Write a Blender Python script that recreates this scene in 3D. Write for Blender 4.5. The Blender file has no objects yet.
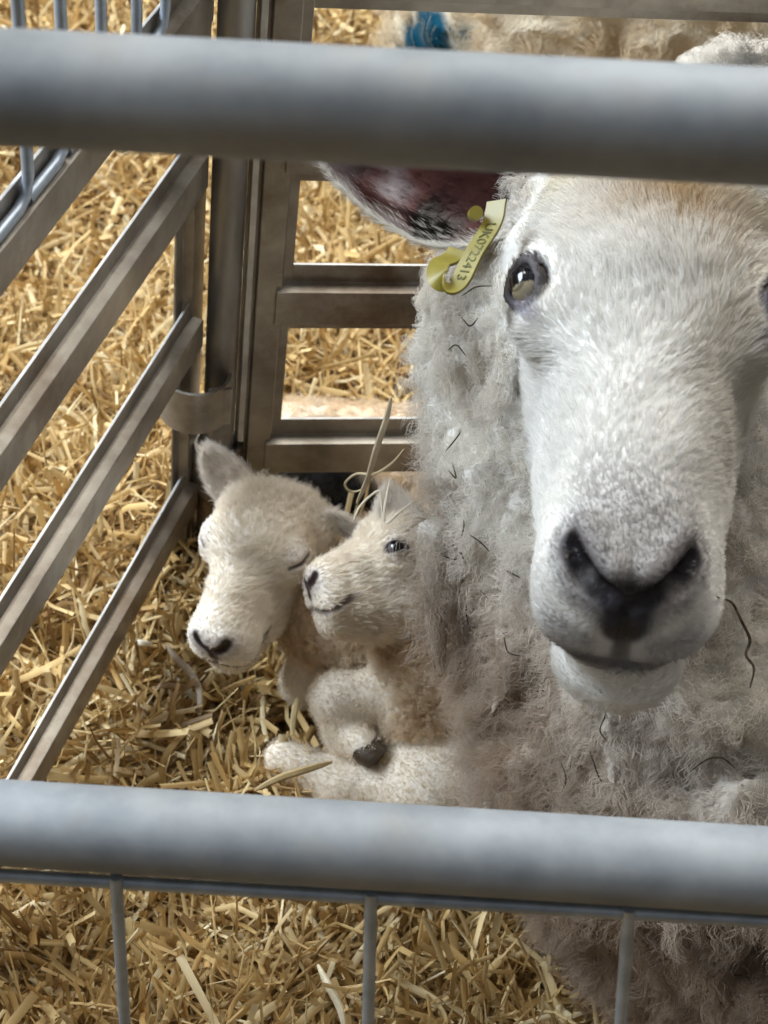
import bpy, math
import numpy as np
from mathutils import Matrix, Vector, kdtree

# ------------------------------------------------------------------ camera
sc = bpy.context.scene
FPX, CAMH = 1688.0, 1.03                       # focal length in pixels, camera height above the straw
down = np.array([-239, 1588, 1688.0]); down /= np.linalg.norm(down)
Yc = np.array([0, 0, 1.0]) - down * down[2]; Yc /= np.linalg.norm(Yc)
up = -down
Xc = np.cross(Yc, up)
R = np.stack([Xc, Yc, up])                     # world = R @ camera(x right, y down, z forward)
C0 = np.array([0, 0, CAMH])
cd = bpy.data.cameras.new('camera'); cam = bpy.data.objects.new('camera', cd)
sc.collection.objects.link(cam); sc.camera = cam
M = Matrix.Identity(4)
for i in range(3):
    M[i][0] = R[i][0]; M[i][1] = -R[i][1]; M[i][2] = -R[i][2]; M[i][3] = C0[i]
cam.matrix_world = M
cd.sensor_fit = 'VERTICAL'; cd.sensor_height = 36; cd.lens = FPX / 1024 * 36
cd.clip_start = 0.02; cd.clip_end = 60
cd.dof.use_dof = True; cd.dof.focus_distance = 0.98; cd.dof.aperture_fstop = 13

# ------------------------------------------------------------------ world and lights
w = bpy.data.worlds.new('world'); sc.world = w; w.use_nodes = True
wn, wl = w.node_tree.nodes, w.node_tree.links
bg = wn['Background']
geo = wn.new('ShaderNodeNewGeometry'); sep = wn.new('ShaderNodeSeparateXYZ')
wl.new(geo.outputs['Incoming'], sep.inputs[0])
mr = wn.new('ShaderNodeMapRange'); mr.inputs[1].default_value = 0.25; mr.inputs[2].default_value = -0.9
wl.new(sep.outputs[2], mr.inputs[0])
cr = wn.new('ShaderNodeValToRGB')
cr.color_ramp.elements[0].color = (0.24, 0.18, 0.11, 1)
cr.color_ramp.elements[1].color = (0.80, 0.82, 0.84, 1)
wl.new(mr.outputs[0], cr.inputs[0])
my = wn.new('ShaderNodeMapRange'); my.inputs[1].default_value = 0.75; my.inputs[2].default_value = -0.5
my.inputs[3].default_value = 0.30; my.inputs[4].default_value = 1.15
wl.new(sep.outputs[1], my.inputs[0])
vm = wn.new('ShaderNodeVectorMath'); vm.operation = 'SCALE'
wl.new(cr.outputs[0], vm.inputs[0]); wl.new(my.outputs[0], vm.inputs['Scale']); wl.new(vm.outputs[0], bg.inputs[0])
bg.inputs[1].default_value = 0.62


def area(name, loc, target, size, power, color):
    l = bpy.data.lights.new(name, 'AREA'); l.shape = 'RECTANGLE'
    l.size, l.size_y = size; l.energy = power; l.color = color
    o = bpy.data.objects.new(name, l); sc.collection.objects.link(o)
    o.location = loc
    o.rotation_euler = (Vector(target) - Vector(loc)).to_track_quat('-Z', 'Y').to_euler()
    return o


area('daylight_opening', (-2.6, 1.15, 2.2), (0.1, 0.8, 0.2), (2.2, 1.6), 225, (0.80, 0.90, 1.0))
area('roof_light', (0.3, 2.2, 3.2), (0.1, 0.8, 0.2), (1.6, 1.2), 85, (1.0, 0.95, 0.86))
sc.view_settings.view_transform = 'Standard'; sc.view_settings.look = 'None'
sc.view_settings.exposure = 0.03; sc.view_settings.gamma = 1.0
sc.view_settings.use_curve_mapping = False
sc.cycles.max_bounces = 8; sc.cycles.transparent_max_bounces = 4
sc.cycles.sample_clamp_indirect = 4
sc.cycles_curves.shape = 'RIBBONS' if hasattr(sc, 'cycles_curves') else 'RIBBONS'

rng = np.random.default_rng(7)


# ------------------------------------------------------------------ geometry helpers
def P(px, py, z):
    return R @ (np.array([(px - 384) / FPX, (py - 512) / FPX, 1.0]) * z) + C0


def G(px, py, h=0.0):
    d = R @ np.array([(px - 384) / FPX, (py - 512) / FPX, 1.0])
    return d * ((h - CAMH) / d[2]) + C0


def cdir(x, y, z):
    v = R @ np.array([x, y, z], float)
    return v / np.linalg.norm(v)


def on_plane(px, py, o, d):
    n = np.cross(d, [0, 0, 1]); r = R @ np.array([(px - 384) / FPX, (py - 512) / FPX, 1.0])
    return C0 + r * (n @ (o - C0)) / (n @ r)


def nrm(v):
    v = np.asarray(v, float); return v / np.linalg.norm(v)


def tag(o, label=None, cat=None, group=None, kind=None):
    if label: o['label'] = label
    if cat: o['category'] = cat
    if group: o['group'] = group
    if kind: o['kind'] = kind
    return o


def link(name, data, parent=None):
    o = bpy.data.objects.new(name, data); sc.collection.objects.link(o)
    if parent is not None:
        o.parent = parent
        o.matrix_parent_inverse = parent.matrix_world.inverted() if parent.type != 'EMPTY' else Matrix.Translation(-parent.location)
    return o


def empty(name, loc):
    o = bpy.data.objects.new(name, None); sc.collection.objects.link(o); o.location = [float(c) for c in loc]
    o.empty_display_size = 0.05
    return o


def mesh_np(name, V, Fq, mat=None, parent=None, col=None, smooth=True):
    V = np.asarray(V, np.float32); Fq = np.asarray(Fq, np.int32)
    me = bpy.data.meshes.new(name)
    nf, k = Fq.shape
    me.vertices.add(len(V)); me.vertices.foreach_set('co', V.ravel())
    me.loops.add(nf * k); me.loops.foreach_set('vertex_index', Fq.ravel())
    me.polygons.add(nf)
    me.polygons.foreach_set('loop_start', np.arange(nf, dtype=np.int32) * k)
    me.polygons.foreach_set('loop_total', np.full(nf, k, np.int32))
    me.polygons.foreach_set('use_smooth', np.full(nf, smooth))
    me.update(calc_edges=True); me.validate()
    if col is not None:
        a = me.attributes.new('col', 'FLOAT_COLOR', 'POINT')
        c = np.ones((len(V), 4), np.float32); c[:, :3] = col
        a.data.foreach_set('color', c.ravel())
    if mat: me.materials.append(mat)
    return link(name, me, parent)


class MB:
    """collects polygons for one mesh"""
    def __init__(s): s.v = []; s.f = []

    def add(s, v, f):
        n = len(s.v); s.v += [tuple(map(float, p)) for p in v]; s.f += [tuple(i + n for i in q) for q in f]

    def extrude(s, prof, a, b, u, v, closed=True):
        """profile (list of 2d points) swept from a to b, u and v the profile axes"""
        a, b, u, v = map(np.asarray, (a, b, u, v)); n = len(prof)
        ring = lambda c: [c + u * p[0] + v * p[1] for p in prof]
        f = [(i, (i + 1) % n, n + (i + 1) % n, n + i) for i in range(n)]
        s.add(ring(a) + ring(b), f + [tuple(range(n))[::-1], tuple(range(n, 2 * n))])

    def tube(s, pts, r, n=12, caps=True):
        pts = np.asarray(pts, float); m = len(pts)
        rr = np.broadcast_to(r, m)
        t = np.gradient(pts, axis=0); t /= np.linalg.norm(t, axis=1)[:, None]
        ref = np.array([0, 0, 1.0]) if abs(t[0][2]) < 0.9 else np.array([1.0, 0, 0])
        x = np.cross(ref, t[0]); x /= np.linalg.norm(x); V = []
        for i in range(m):
            x = x - t[i] * (x @ t[i]); x /= np.linalg.norm(x); y = np.cross(t[i], x)
            for k in range(n):
                a = 2 * math.pi * k / n
                V.append(pts[i] + rr[i] * (math.cos(a) * x + math.sin(a) * y))
        f = [(i * n + k, i * n + (k + 1) % n, (i + 1) * n + (k + 1) % n, (i + 1) * n + k) for i in range(m - 1) for k in range(n)]
        if caps: f += [tuple(range(n))[::-1], tuple(range((m - 1) * n, m * n))]
        s.add(V, f)

    def build(s, name, mat, parent=None, smooth=True, bevel=0):
        me = bpy.data.meshes.new(name); me.from_pydata(s.v, [], s.f)
        me.polygons.foreach_set('use_smooth', [smooth] * len(s.f))
        if smooth:
            me.set_sharp_from_angle(angle=math.radians(40))
        me.materials.append(mat); me.update()
        o = link(name, me, parent)
        if bevel:
            b = o.modifiers.new('bevel', 'BEVEL'); b.width = bevel; b.segments = 2; b.limit_method = 'ANGLE'
        return o


def vnoise(p, scale, seed=0):
    """smooth value noise, -1..1"""
    q = p * scale + seed * 17.31; i = np.floor(q).astype(np.int64); f = q - i; f = f * f * (3 - 2 * f)
    out = np.zeros(len(p))
    for dx in (0, 1):
        for dy in (0, 1):
            for dz in (0, 1):
                h = (i[:, 0] + dx) * 374761393 + (i[:, 1] + dy) * 668265263 + (i[:, 2] + dz) * 2147483647 + seed * 1274126177
                h = (h ^ (h >> 13)) * 1274126177 & 0x7fffffff; h = (h ^ (h >> 16)) & 0xffff
                wgt = (f[:, 0] if dx else 1 - f[:, 0]) * (f[:, 1] if dy else 1 - f[:, 1]) * (f[:, 2] if dz else 1 - f[:, 2])
                out += wgt * (h / 32767.5 - 1)
    return out


def fbm(p, scale, seed=0, n=3):
    return sum(vnoise(p, scale * 2 ** k, seed + k) * 0.5 ** k for k in range(n))


def surfnet(fn, lo, hi, h):
    lo, hi = np.asarray(lo, float), np.asarray(hi, float)
    n = np.ceil((hi - lo) / h).astype(int) + 1
    ax = [lo[i] + h * np.arange(n[i]) for i in range(3)]
    V = np.empty(n, np.float32)
    for a in range(0, n[0], 24):                       # in slabs, to keep memory low
        g = np.stack(np.meshgrid(ax[0][a:a + 24], ax[1], ax[2], indexing='ij'), -1)
        V[a:a + 24] = fn(g.reshape(-1, 3)).reshape(g.shape[:3])
    S = V < 0
    c = [S[dx:n[0] - 1 + dx, dy:n[1] - 1 + dy, dz:n[2] - 1 + dz] for dx in (0, 1) for dy in (0, 1) for dz in (0, 1)]
    anyc = np.logical_or.reduce(c); allc = np.logical_and.reduce(c)
    act = anyc & ~allc
    idx = -np.ones(act.shape, np.int64); ci = np.argwhere(act); idx[act] = np.arange(len(ci))
    pos = np.zeros((len(ci), 3)); cnt = np.zeros(len(ci))
    for axis in range(3):
        o1, o2 = [k for k in range(3) if k != axis]
        for p in (0, 1):
            for q in (0, 1):
                a = np.zeros(3, int); a[o1] = p; a[o2] = q; b = a.copy(); b[axis] = 1
                ia, ib = ci + a, ci + b
                va, vb = V[ia[:, 0], ia[:, 1], ia[:, 2]], V[ib[:, 0], ib[:, 1], ib[:, 2]]
                m = (va < 0) != (vb < 0); t = np.where(m, va / np.where(m, va - vb, 1), 0)
                pos += np.where(m[:, None], a + t[:, None] * (b - a), 0); cnt += m
    verts = lo + h * (ci + pos / cnt[:, None])
    faces = []
    for axis in range(3):
        o1, o2 = (axis + 1) % 3, (axis + 2) % 3
        sl0 = [slice(None)] * 3; sl1 = [slice(None)] * 3; sl0[axis] = slice(0, -1); sl1[axis] = slice(1, None)
        d = S[tuple(sl0)] != S[tuple(sl1)]
        e = np.argwhere(d); e = e[(e[:, o1] > 0) & (e[:, o2] > 0) & (e[:, o1] < n[o1] - 1) & (e[:, o2] < n[o2] - 1)]
        ins = S[e[:, 0], e[:, 1], e[:, 2]]
        qs = []
        for p, q in ((1, 1), (0, 1), (0, 0), (1, 0)):
            k = e.copy(); k[:, o1] -= p; k[:, o2] -= q; qs.append(idx[k[:, 0], k[:, 1], k[:, 2]])
        qd = np.stack(qs, 1); qd[~ins] = qd[~ins][:, ::-1]; faces.append(qd)
    return verts, np.concatenate(faces)


def vnormals(V, Fq):
    e1 = V[Fq[:, 2]] - V[Fq[:, 0]]; e2 = V[Fq[:, 3]] - V[Fq[:, 1]]; fn = np.cross(e1, e2)
    N = np.zeros_like(V)
    for k in range(4): np.add.at(N, Fq[:, k], fn)
    return N / np.maximum(np.linalg.norm(N, axis=1), 1e-12)[:, None]


# sdf primitives -----------------------------------------------------------
def ell(p, c, r, A=None):
    q = p - np.asarray(c)
    if A is not None: q = q @ np.asarray(A)
    r = np.asarray(r); k0 = np.linalg.norm(q / r, axis=1); k1 = np.linalg.norm(q / (r * r), axis=1)
    return k0 * (k0 - 1) / np.maximum(k1, 1e-9)


def cone(p, a, b, ra, rb):
    a, b = np.asarray(a, float), np.asarray(b, float); ab = b - a
    t = np.clip((p - a) @ ab / (ab @ ab), 0, 1)
    return np.linalg.norm(p - a - t[:, None] * ab, axis=1) - (ra + (rb - ra) * t)


def smin(a, b, k):
    h = np.clip(0.5 + 0.5 * (b - a) / k, 0, 1); return b + (a - b) * h - k * h * (1 - h)


def smax(a, b, k): return -smin(-a, -b, k)


def sm(x, a, b):
    t = np.clip((x - a) / (b - a), 0, 1); return t * t * (3 - 2 * t)


def mixc(c, d, t):
    return c * (1 - t[:, None]) + np.asarray(d) * t[:, None]


def dist_poly(p, pts):
    d = np.full(len(p), 9.0)
    for a, b in zip(pts[:-1], pts[1:]): d = np.minimum(d, cone(p, a, b, 0, 0))
    return d


# ------------------------------------------------------------------ materials
def mat_new(name, rough=0.8, metal=0.0, spec=0.3):
    m = bpy.data.materials.new(name); m.use_nodes = True
    b = m.node_tree.nodes['Principled BSDF']
    b.inputs['Roughness'].default_value = rough; b.inputs['Metallic'].default_value = metal
    b.inputs['Specular IOR Level'].default_value = spec
    return m, m.node_tree.nodes, m.node_tree.links, b


def attr_mat(name, rough=0.8, spec=0.2, trans=0.0, bump=None, gain=1.0):
    m, n, l, b = mat_new(name, rough, 0, spec)
    a = n.new('ShaderNodeAttribute'); a.attribute_name = 'col'
    src = a.outputs['Color']
    l.new(src, b.inputs['Base Color'])
    if bump:
        tc = n.new('ShaderNodeTexCoord'); no = n.new('ShaderNodeTexNoise')
        no.inputs['Scale'].default_value = bump[0]; no.inputs['Detail'].default_value = 6
        no.inputs['Distortion'].default_value = bump[2] if len(bump) > 2 else 0
        bu = n.new('ShaderNodeBump'); bu.inputs['Strength'].default_value = 1; bu.inputs['Distance'].default_value = bump[1]
        l.new(tc.outputs['Object'], no.inputs['Vector']); l.new(no.outputs[0], bu.inputs['Height'])
        l.new(bu.outputs[0], b.inputs['Normal'])
    if trans:
        t = n.new('ShaderNodeBsdfTranslucent'); mx = n.new('ShaderNodeMixShader'); mx.inputs[0].default_value = trans
        l.new(src, t.inputs['Color']); l.new(b.outputs[0], mx.inputs[1]); l.new(t.outputs[0], mx.inputs[2])
        l.new(mx.outputs[0], n['Material Output'].inputs['Surface'])
    return m


def noise_mat(name, c1, c2, scale, rough=(0.4, 0.6), metal=0.0, spec=0.4, bump=0.0, stretch=(1, 1, 1), stops=(0.35, 0.65), c3=None):
    m, n, l, b = mat_new(name, rough[0], metal, spec)
    tc = n.new('ShaderNodeTexCoord'); mp = n.new('ShaderNodeMapping'); mp.inputs['Scale'].default_value = stretch
    no = n.new('ShaderNodeTexNoise'); no.inputs['Scale'].default_value = scale; no.inputs['Detail'].default_value = 7
    no.inputs['Roughness'].default_value = 0.6
    l.new(tc.outputs['Object'], mp.inputs[0]); l.new(mp.outputs[0], no.inputs['Vector'])
    r = n.new('ShaderNodeValToRGB'); r.color_ramp.elements[0].position = stops[0]; r.color_ramp.elements[1].position = stops[1]
    r.color_ramp.elements[0].color = (*c1, 1); r.color_ramp.elements[1].color = (*c2, 1)
    l.new(no.outputs[0], r.inputs[0])
    out = r.outputs[0]
    if c3:
        n2 = n.new('ShaderNodeTexNoise'); n2.inputs['Scale'].default_value = scale * 0.31; n2.inputs['Detail'].default_value = 8
        n2.inputs['Roughness'].default_value = 0.7
        l.new(tc.outputs['Object'], n2.inputs['Vector'])
        r2 = n.new('ShaderNodeValToRGB'); r2.color_ramp.elements[0].position = 0.5; r2.color_ramp.elements[1].position = 0.68
        l.new(n2.outputs[0], r2.inputs[0])
        mx = n.new('ShaderNodeMix'); mx.data_type = 'RGBA'; l.new(r2.outputs[0], mx.inputs[0])
        l.new(out, mx.inputs[6]); mx.inputs[7].default_value = (*c3, 1); out = mx.outputs[2]
    l.new(out, b.inputs['Base Color'])
    rr = n.new('ShaderNodeMapRange'); rr.inputs[3].default_value, rr.inputs[4].default_value = rough
    l.new(no.outputs[0], rr.inputs[0]); l.new(rr.outputs[0], b.inputs['Roughness'])
    if bump:
        bu = n.new('ShaderNodeBump'); bu.inputs['Distance'].default_value = bump
        l.new(no.outputs[0], bu.inputs['Height']); l.new(bu.outputs[0], b.inputs['Normal'])
    return m


m_pipe = noise_mat('galvanised_pipe', (0.235, 0.26, 0.285), (0.35, 0.375, 0.395), 28, (0.6, 0.75), 0.25, 0.5, 0.0004, c3=(0.33, 0.32, 0.30))
m_rail = noise_mat('grimy_galvanised_rail', (0.21, 0.185, 0.155), (0.45, 0.42, 0.37), 26, (0.3, 0.5), 0.55, 0.5, 0.0005, stops=(0.3, 0.7), c3=(0.17, 0.12, 0.08))
m_pale_edge = noise_mat('pale_zinc_edge', (0.45, 0.44, 0.42), (0.68, 0.67, 0.65), 40, (0.35, 0.5), 0.4, 0.5)  # paler zinc: painted highlight on the rail lips, also the edge strip
m_post = noise_mat('weathered_grey_post', (0.20, 0.195, 0.19), (0.40, 0.395, 0.385), 24, (0.3, 0.5), 0.55, 0.5, 0.0003, (1, 1, .25), c3=(0.16, 0.125, 0.10))
m_bar = noise_mat('galvanised_bar', (0.34, 0.40, 0.47), (0.50, 0.57, 0.66), 60, (0.35, 0.5), 0.6, 0.5)
m_straw = attr_mat('straw', 0.5, 0.45, 0.18)
m_litter = noise_mat('litter_floor', (0.10, 0.06, 0.025), (0.30, 0.2, 0.09), 40, (0.9, 1), 0, 0.1, 0.01, (1, 3, 1))
m_fleece = attr_mat('fleece', 0.95, 0.05, 0, (220, 0.004, 1.5))
m_skin = attr_mat('skin', 0.7, 0.2, 0, (300, 0.0008))
_n, _l = m_skin.node_tree.nodes, m_skin.node_tree.links
_a = [k for k in _n if k.type == 'ATTRIBUTE'][0]; _r = _n.new('ShaderNodeMapRange')
_r.inputs[1].default_value, _r.inputs[2].default_value, _r.inputs[3].default_value, _r.inputs[4].default_value = .015, .09, .28, .75
_l.new(_a.outputs['Fac'], _r.inputs[0]); _l.new(_r.outputs[0], _n['Principled BSDF'].inputs['Roughness'])
m_hair = attr_mat('hair', 0.65, 0.2, 0.42)
m_eye = attr_mat('eye', 0.08, 0.7)
m_tag = noise_mat('yellow_plastic', (0.17, 0.14, 0.018), (0.23, 0.19, 0.028), 60, (0.3, 0.45), 0, 0.5)
m_ink = noise_mat('tag_print', (0.06, 0.06, 0.01), (0.10, 0.10, 0.02), 90, (0.6, 0.7))
m_twig = noise_mat('dark_plant_debris', (0.02, 0.015, 0.01), (0.09, 0.065, 0.045), 200, (0.8, 0.9))

# ------------------------------------------------------------------ ground and straw
# where the animals lie, the straw is pressed down
LIE = [(G(505, 755), G(300, 757), .050), (G(415, 690), G(343, 692), .040), (G(343, 690), G(365, 750), .035), (G(350, 640), G(465, 600), .07),
       (G(320, 496), G(430, 478), .065), (G(448, 700), G(560, 700), .08), (G(800, 900), G(900, 600), .14)]


def ground_h(x, y):
    p = np.stack([x, y, np.zeros_like(x)], 1)
    h = 0.022 * fbm(p, 5, 3) + 0.012 * vnoise(p, 17, 9)
    c = G(250, 765); h = h + 0.014 * np.exp(-((x - c[0]) ** 2 + (y - c[1]) ** 2) / 0.075 ** 2)
    c = G(215, 690); h = h - 0.02 * np.exp(-((x - c[0]) ** 2 + (y - c[1]) ** 2) / 0.06 ** 2)
    return h


n_ = 160
gx, gy = np.meshgrid(np.linspace(-4, 4, n_), np.linspace(-3, 6, n_), indexing='ij')
gv = np.stack([gx.ravel(), gy.ravel(), ground_h(gx.ravel(), gy.ravel()) - 0.035], 1)
ii = np.arange((n_ - 1) ** 2); a_ = (ii // (n_ - 1)) * n_ + ii % (n_ - 1)
floor = mesh_np('floor', gv, np.stack([a_, a_ + n_, a_ + n_ + 1, a_ + 1], 1), m_litter)
tag(floor, kind='structure')

PAL = np.array([[0.62, 0.43, 0.18], [0.76, 0.58, 0.29], [0.86, 0.72, 0.44], [0.50, 0.32, 0.12], [0.30, 0.18, 0.07], [0.68, 0.50, 0.24]])
PW = np.array([0.28, 0.26, 0.12, 0.14, 0.07, 0.13])


def blades(n, x, y, hi, lmin, lmax, wmin, wmax, pitch=0.3, segs=6, r=rng):
    """n curved straw blades with a folded cross-section"""
    L = r.uniform(lmin, lmax, n) ** 1.0; W = r.uniform(wmin, wmax, n) * 0.5
    az = r.uniform(0, 2 * np.pi, n); pt = r.normal(0, pitch, n)
    kaz = r.normal(0, 2.2, n) * (r.random(n) < 0.6); kpt = r.normal(0, 0.9, n)
    kink = r.normal(0, 0.9, n) * (r.random(n) < 0.35); kpos = r.integers(1, segs, n)
    low = np.zeros(n, bool)
    for a, b, rad in LIE:
        ab = (b - a)[:2]; q = np.stack([x, y], 1) - a[:2]; tt_ = np.clip(q @ ab / (ab @ ab), 0, 1)
        low |= np.linalg.norm(q - tt_[:, None] * ab, axis=1) < rad
    hi = np.where(low, -.045, hi); kpt0 = np.where(low, 0.1, 1.0)
    pos = np.stack([x, y, ground_h(x, y) + hi], 1); pts = [pos]; pt = pt * kpt0
    for s in range(segs):
        az = az + kaz / segs + np.where(kpos == s, kink, 0); pt = pt + kpt / segs
        d = np.stack([np.cos(az) * np.cos(pt), np.sin(az) * np.cos(pt), np.sin(pt)], 1)
        pos = pos + d * (L / segs)[:, None]; pts.append(pos)
    Pn = np.stack(pts, 1); Pn -= (Pn[:, segs // 2] - Pn[:, 0])[:, None]
    gz = ground_h(Pn[:, :, 0].ravel(), Pn[:, :, 1].ravel()).reshape(Pn.shape[:2])
    Pn[:, :, 2] = np.maximum(Pn[:, :, 2], gz - 0.03)
    T = np.gradient(Pn, axis=1); T /= np.maximum(np.linalg.norm(T, axis=2), 1e-9)[..., None]
    roll = r.uniform(-1.3, 1.3, n)[:, None] + np.linspace(0, 1, segs + 1)[None] * r.normal(0, 0.9, n)[:, None]
    S = np.cross(T, np.array([0, 0, 1.0])); S /= np.maximum(np.linalg.norm(S, axis=2), 1e-9)[..., None]
    U = np.cross(S, T)
    A = S * np.cos(roll)[..., None] + U * np.sin(roll)[..., None]; B = -S * np.sin(roll)[..., None] + U * np.cos(roll)[..., None]
    tp = np.linspace(0, 1, segs + 1); wdt = W[:, None] * np.where(r.random(n)[:, None] < 0.5, 1 - 0.75 * tp ** 2, 1.0)
    wd = wdt[..., None]
    V = np.stack([Pn - A * wd, Pn + B * wd * 0.55, Pn + A * wd], 2).reshape(-1, 3)
    k = np.arange(n)[:, None, None] * (segs + 1) * 3 + np.arange(segs)[None, :, None] * 3 + np.arange(2)[None, None, :]
    k = k.ravel(); Fq = np.stack([k, k + 1, k + 4, k + 3], 1)
    c = PAL[r.choice(len(PAL), n, p=PW)] * r.uniform(0.8, 1.15, n)[:, None]
    col = np.repeat(c, (segs + 1) * 3, axis=0)
    return V, Fq, col


def in_view(n, px0, px1, py0, py1):
    u = rng.uniform(px0, px1, n); v = rng.uniform(py0, py1, n); o = np.empty((n, 2))
    d = np.stack([(u - 384) / FPX, (v - 512) / FPX, np.ones(n)], 1) @ R.T
    t = -CAMH / d[:, 2]; return d[:, 0] * t, d[:, 1] * t


parts = []
for n, x, y in ((30000, *in_view(30000, -200, 640, 480, 1150)), (21000, *in_view(21000, -250, 520, -60, 520)),
                (5000, *in_view(5000, 480, 1000, 700, 1200)),
                (9000, rng.uniform(-1.8, 1.6, 9000), rng.uniform(0.1, 3.2, 9000))):
    parts.append(blades(n, x, y, rng.uniform(-0.03, 0.018, n), 0.03, 0.15, 0.0014, 0.0062))
# finer chaff among the blades
n = 16000; x, y = in_view(n, -200, 640, -50, 1150)
parts.append(blades(n, x, y, rng.uniform(-0.02, 0.02, n), 0.01, 0.04, 0.0008, 0.0025, 0.5, 6))
off = 0; VV, FF, CC = [], [], []
for V, Fq, c in parts:
    VV.append(V); FF.append(Fq + off); CC.append(c); off += len(V)
straw = mesh_np('straw_bedding', np.concatenate(VV), np.concatenate(FF), m_straw, col=np.concatenate(CC))
tag(straw, 'deep golden loose straw bedding covering the ground of the pen', 'straw', kind='stuff')

# ------------------------------------------------------------------ hurdles
ZU = np.array([0, 0, 1.0])
d1 = R @ np.array([746, -1682, FPX]); d1[2] = 0; d1 = nrm(d1)
d2 = R @ np.array([0.997, -0.0129, 0.153]); d2[2] = 0; d2 = nrm(d2)
LB, BB = G(183, 560), G(249, 548)
LB[2] = BB[2] = 0
# hat profile: (outwards, height); lips at the back, box standing towards the pen
HAT = [(0, .029), (0.0025, .029), (0.0025, .0135), (.013, .0125), (.013, -.0165), (.0025, -.0175), (.0025, -.029), (0, -.029), (0, -.0155), (.0105, -.0145), (.0105, .0105), (0, .0115)]


def hat_rail(name, a, b, out, s=1.0, mat=None, parent=None):
    mb = MB(); pr = [(x * s, y * s) for x, y in HAT]
    a, b = np.asarray(a, float), np.asarray(b, float); ax = nrm(b - a)
    upv = ZU if abs(ax[2]) < 0.5 else np.cross(out, ax)
    mb.extrude(pr, a, b, out, upv)
    o = mb.build(name, mat or m_rail, parent, smooth=False, bevel=0.0006)
    if name == 'rail':                             # top edge of the lip: highlight painted in with a paler material
        o.data.materials.append(m_pale_edge); o.data.polygons[0].material_index = 1
    return o


# left hurdle: runs from the corner towards the camera
inL = np.cross(d1, ZU); inL = inL if inL[0] > 0 else -inL           # towards the pen
inB = np.cross(d2, ZU); inB = inB if inB[1] < 0 else -inB
hl = tag(empty('side_hurdle', LB), 'grimy galvanised side hurdle of channel rails and thin upright bars, left of the lambs', 'hurdle')
endL = LB - d1 * 0.40
for z, s in ((0.505, .85), (0.384, .85), (0.247, .85), (0.082, .85), (0.90, 1.0)):
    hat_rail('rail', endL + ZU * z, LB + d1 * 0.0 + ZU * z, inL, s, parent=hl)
hat_rail('end_post', LB + d1 * 0.006 + ZU * -0.03 - inL * 0.006, LB + d1 * 0.006 + ZU * 0.95 - inL * 0.006, inL, 0.72, parent=hl)
hat_rail('end_post', endL + ZU * -0.03 - inL * 0.004, endL + ZU * 0.95 - inL * 0.004, inL, 1, parent=hl)
for px, py in ((29, 190), (66, 146), (103, 108), (137, 80), (165, 64)):
    b0 = on_plane(px, py, LB + inL * 0.006, d1); b0[2] = 0.5185
    mb = MB(); side = -d1
    pts = [b0 + side * 0.045, b0 + side * 0.012, b0 + side * 0.004 + ZU * 0.003, b0 + ZU * 0.012, b0 + ZU * 0.39]
    mb.tube(pts, 0.0031, 10); mb.build('mesh_bar', m_bar, hl)
# welded wire along the rail that the bars bend into
mb = MB(); mb.tube([endL + ZU * 0.5185 + inL * 0.0065, endL + d1 * .07 + ZU * 0.5185 + inL * 0.0065], 0.0028, 10); mb.build('welded_wire', m_bar, hl)
# curved strap round the post
mb = MB(); cc = LB + d1 * 0.0 + inL * 0.006; zc = on_plane(185, 392, LB, d1)[2]
prof = []
for k in range(19):
    t = math.radians(-200 + 220 * k / 18); prof.append(cc + (-inL * math.cos(t) * 0.026 + -d1 * -math.sin(t) * 0.026))
mbp = []
th = 0.0025
ring_o = [p + ZU * (zc - 0.019) for p in prof]
cen = cc
V = []
for p in prof:
    o_ = nrm(p - cen); V += [p + ZU * (zc - 0.019), p + ZU * (zc + 0.019), p - o_ * th + ZU * (zc + 0.019), p - o_ * th + ZU * (zc - 0.019)]
Fx = []
for k in range(18):
    for j in range(4): Fx.append((k * 4 + j, k * 4 + (j + 1) % 4, k * 4 + 4 + (j + 1) % 4, k * 4 + 4 + j))
Fx += [(0, 1, 2, 3), (72, 75, 74, 73)]
mb.add(V, Fx)
mb.extrude([(-0.0015, -0.017), (0.0015, -0.017), (0.0015, 0.017), (-0.0015, 0.017)], cc + inL * 0.015 + ZU * zc - d1 * 0.012, cc + inL * 0.030 + ZU * zc - d1 * 0.004, -d1, ZU)
strap = mb.build('strap_bracket', m_rail, hl)
tag(strap, 'curved steel strap bracket')

# back hurdle
hb = tag(empty('back_hurdle', BB), 'grimy galvanised hurdle closing the back of the pen behind the lambs', 'hurdle')
endB = BB + d2 * 1.1
for z in (0.119, 0.267, 0.395, 0.522, 0.90):
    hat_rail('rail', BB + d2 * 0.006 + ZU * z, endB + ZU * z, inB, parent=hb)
hat_rail('end_post', BB + ZU * -0.03 + inB * 0.002 + d2 * 0.0, BB + ZU * 0.95 + inB * 0.002, inB, 0.60, parent=hb)
hat_rail('end_post', endB + ZU * -0.03 + inB * 0.002, endB + ZU * 0.95 + inB * 0.002, inB, 0.7, parent=hb)
PB = G(213, 553); PB[2] = 0
pin = MB(); zp = on_plane(225, 443, PB, d2)[2]
pin.tube([PB + ZU * (zp), PB + ZU * 0.93], 0.0118, 20); pin.build('hinge_pin', m_post, hb)
st = MB(); a = PB + d2 * 0.0165 + inB * 0.002
st.extrude([(-0.0022, -.003), (.0022, -.003), (.0022, .003), (-.0022, .003)], a + ZU * (zp + 0.006), a + ZU * 0.94, d2, inB)
st.build('edge_strip', m_pale_edge, hb, smooth=False, bevel=0.0005)
so = MB(); n = 24; V = []; Fx = []
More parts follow.
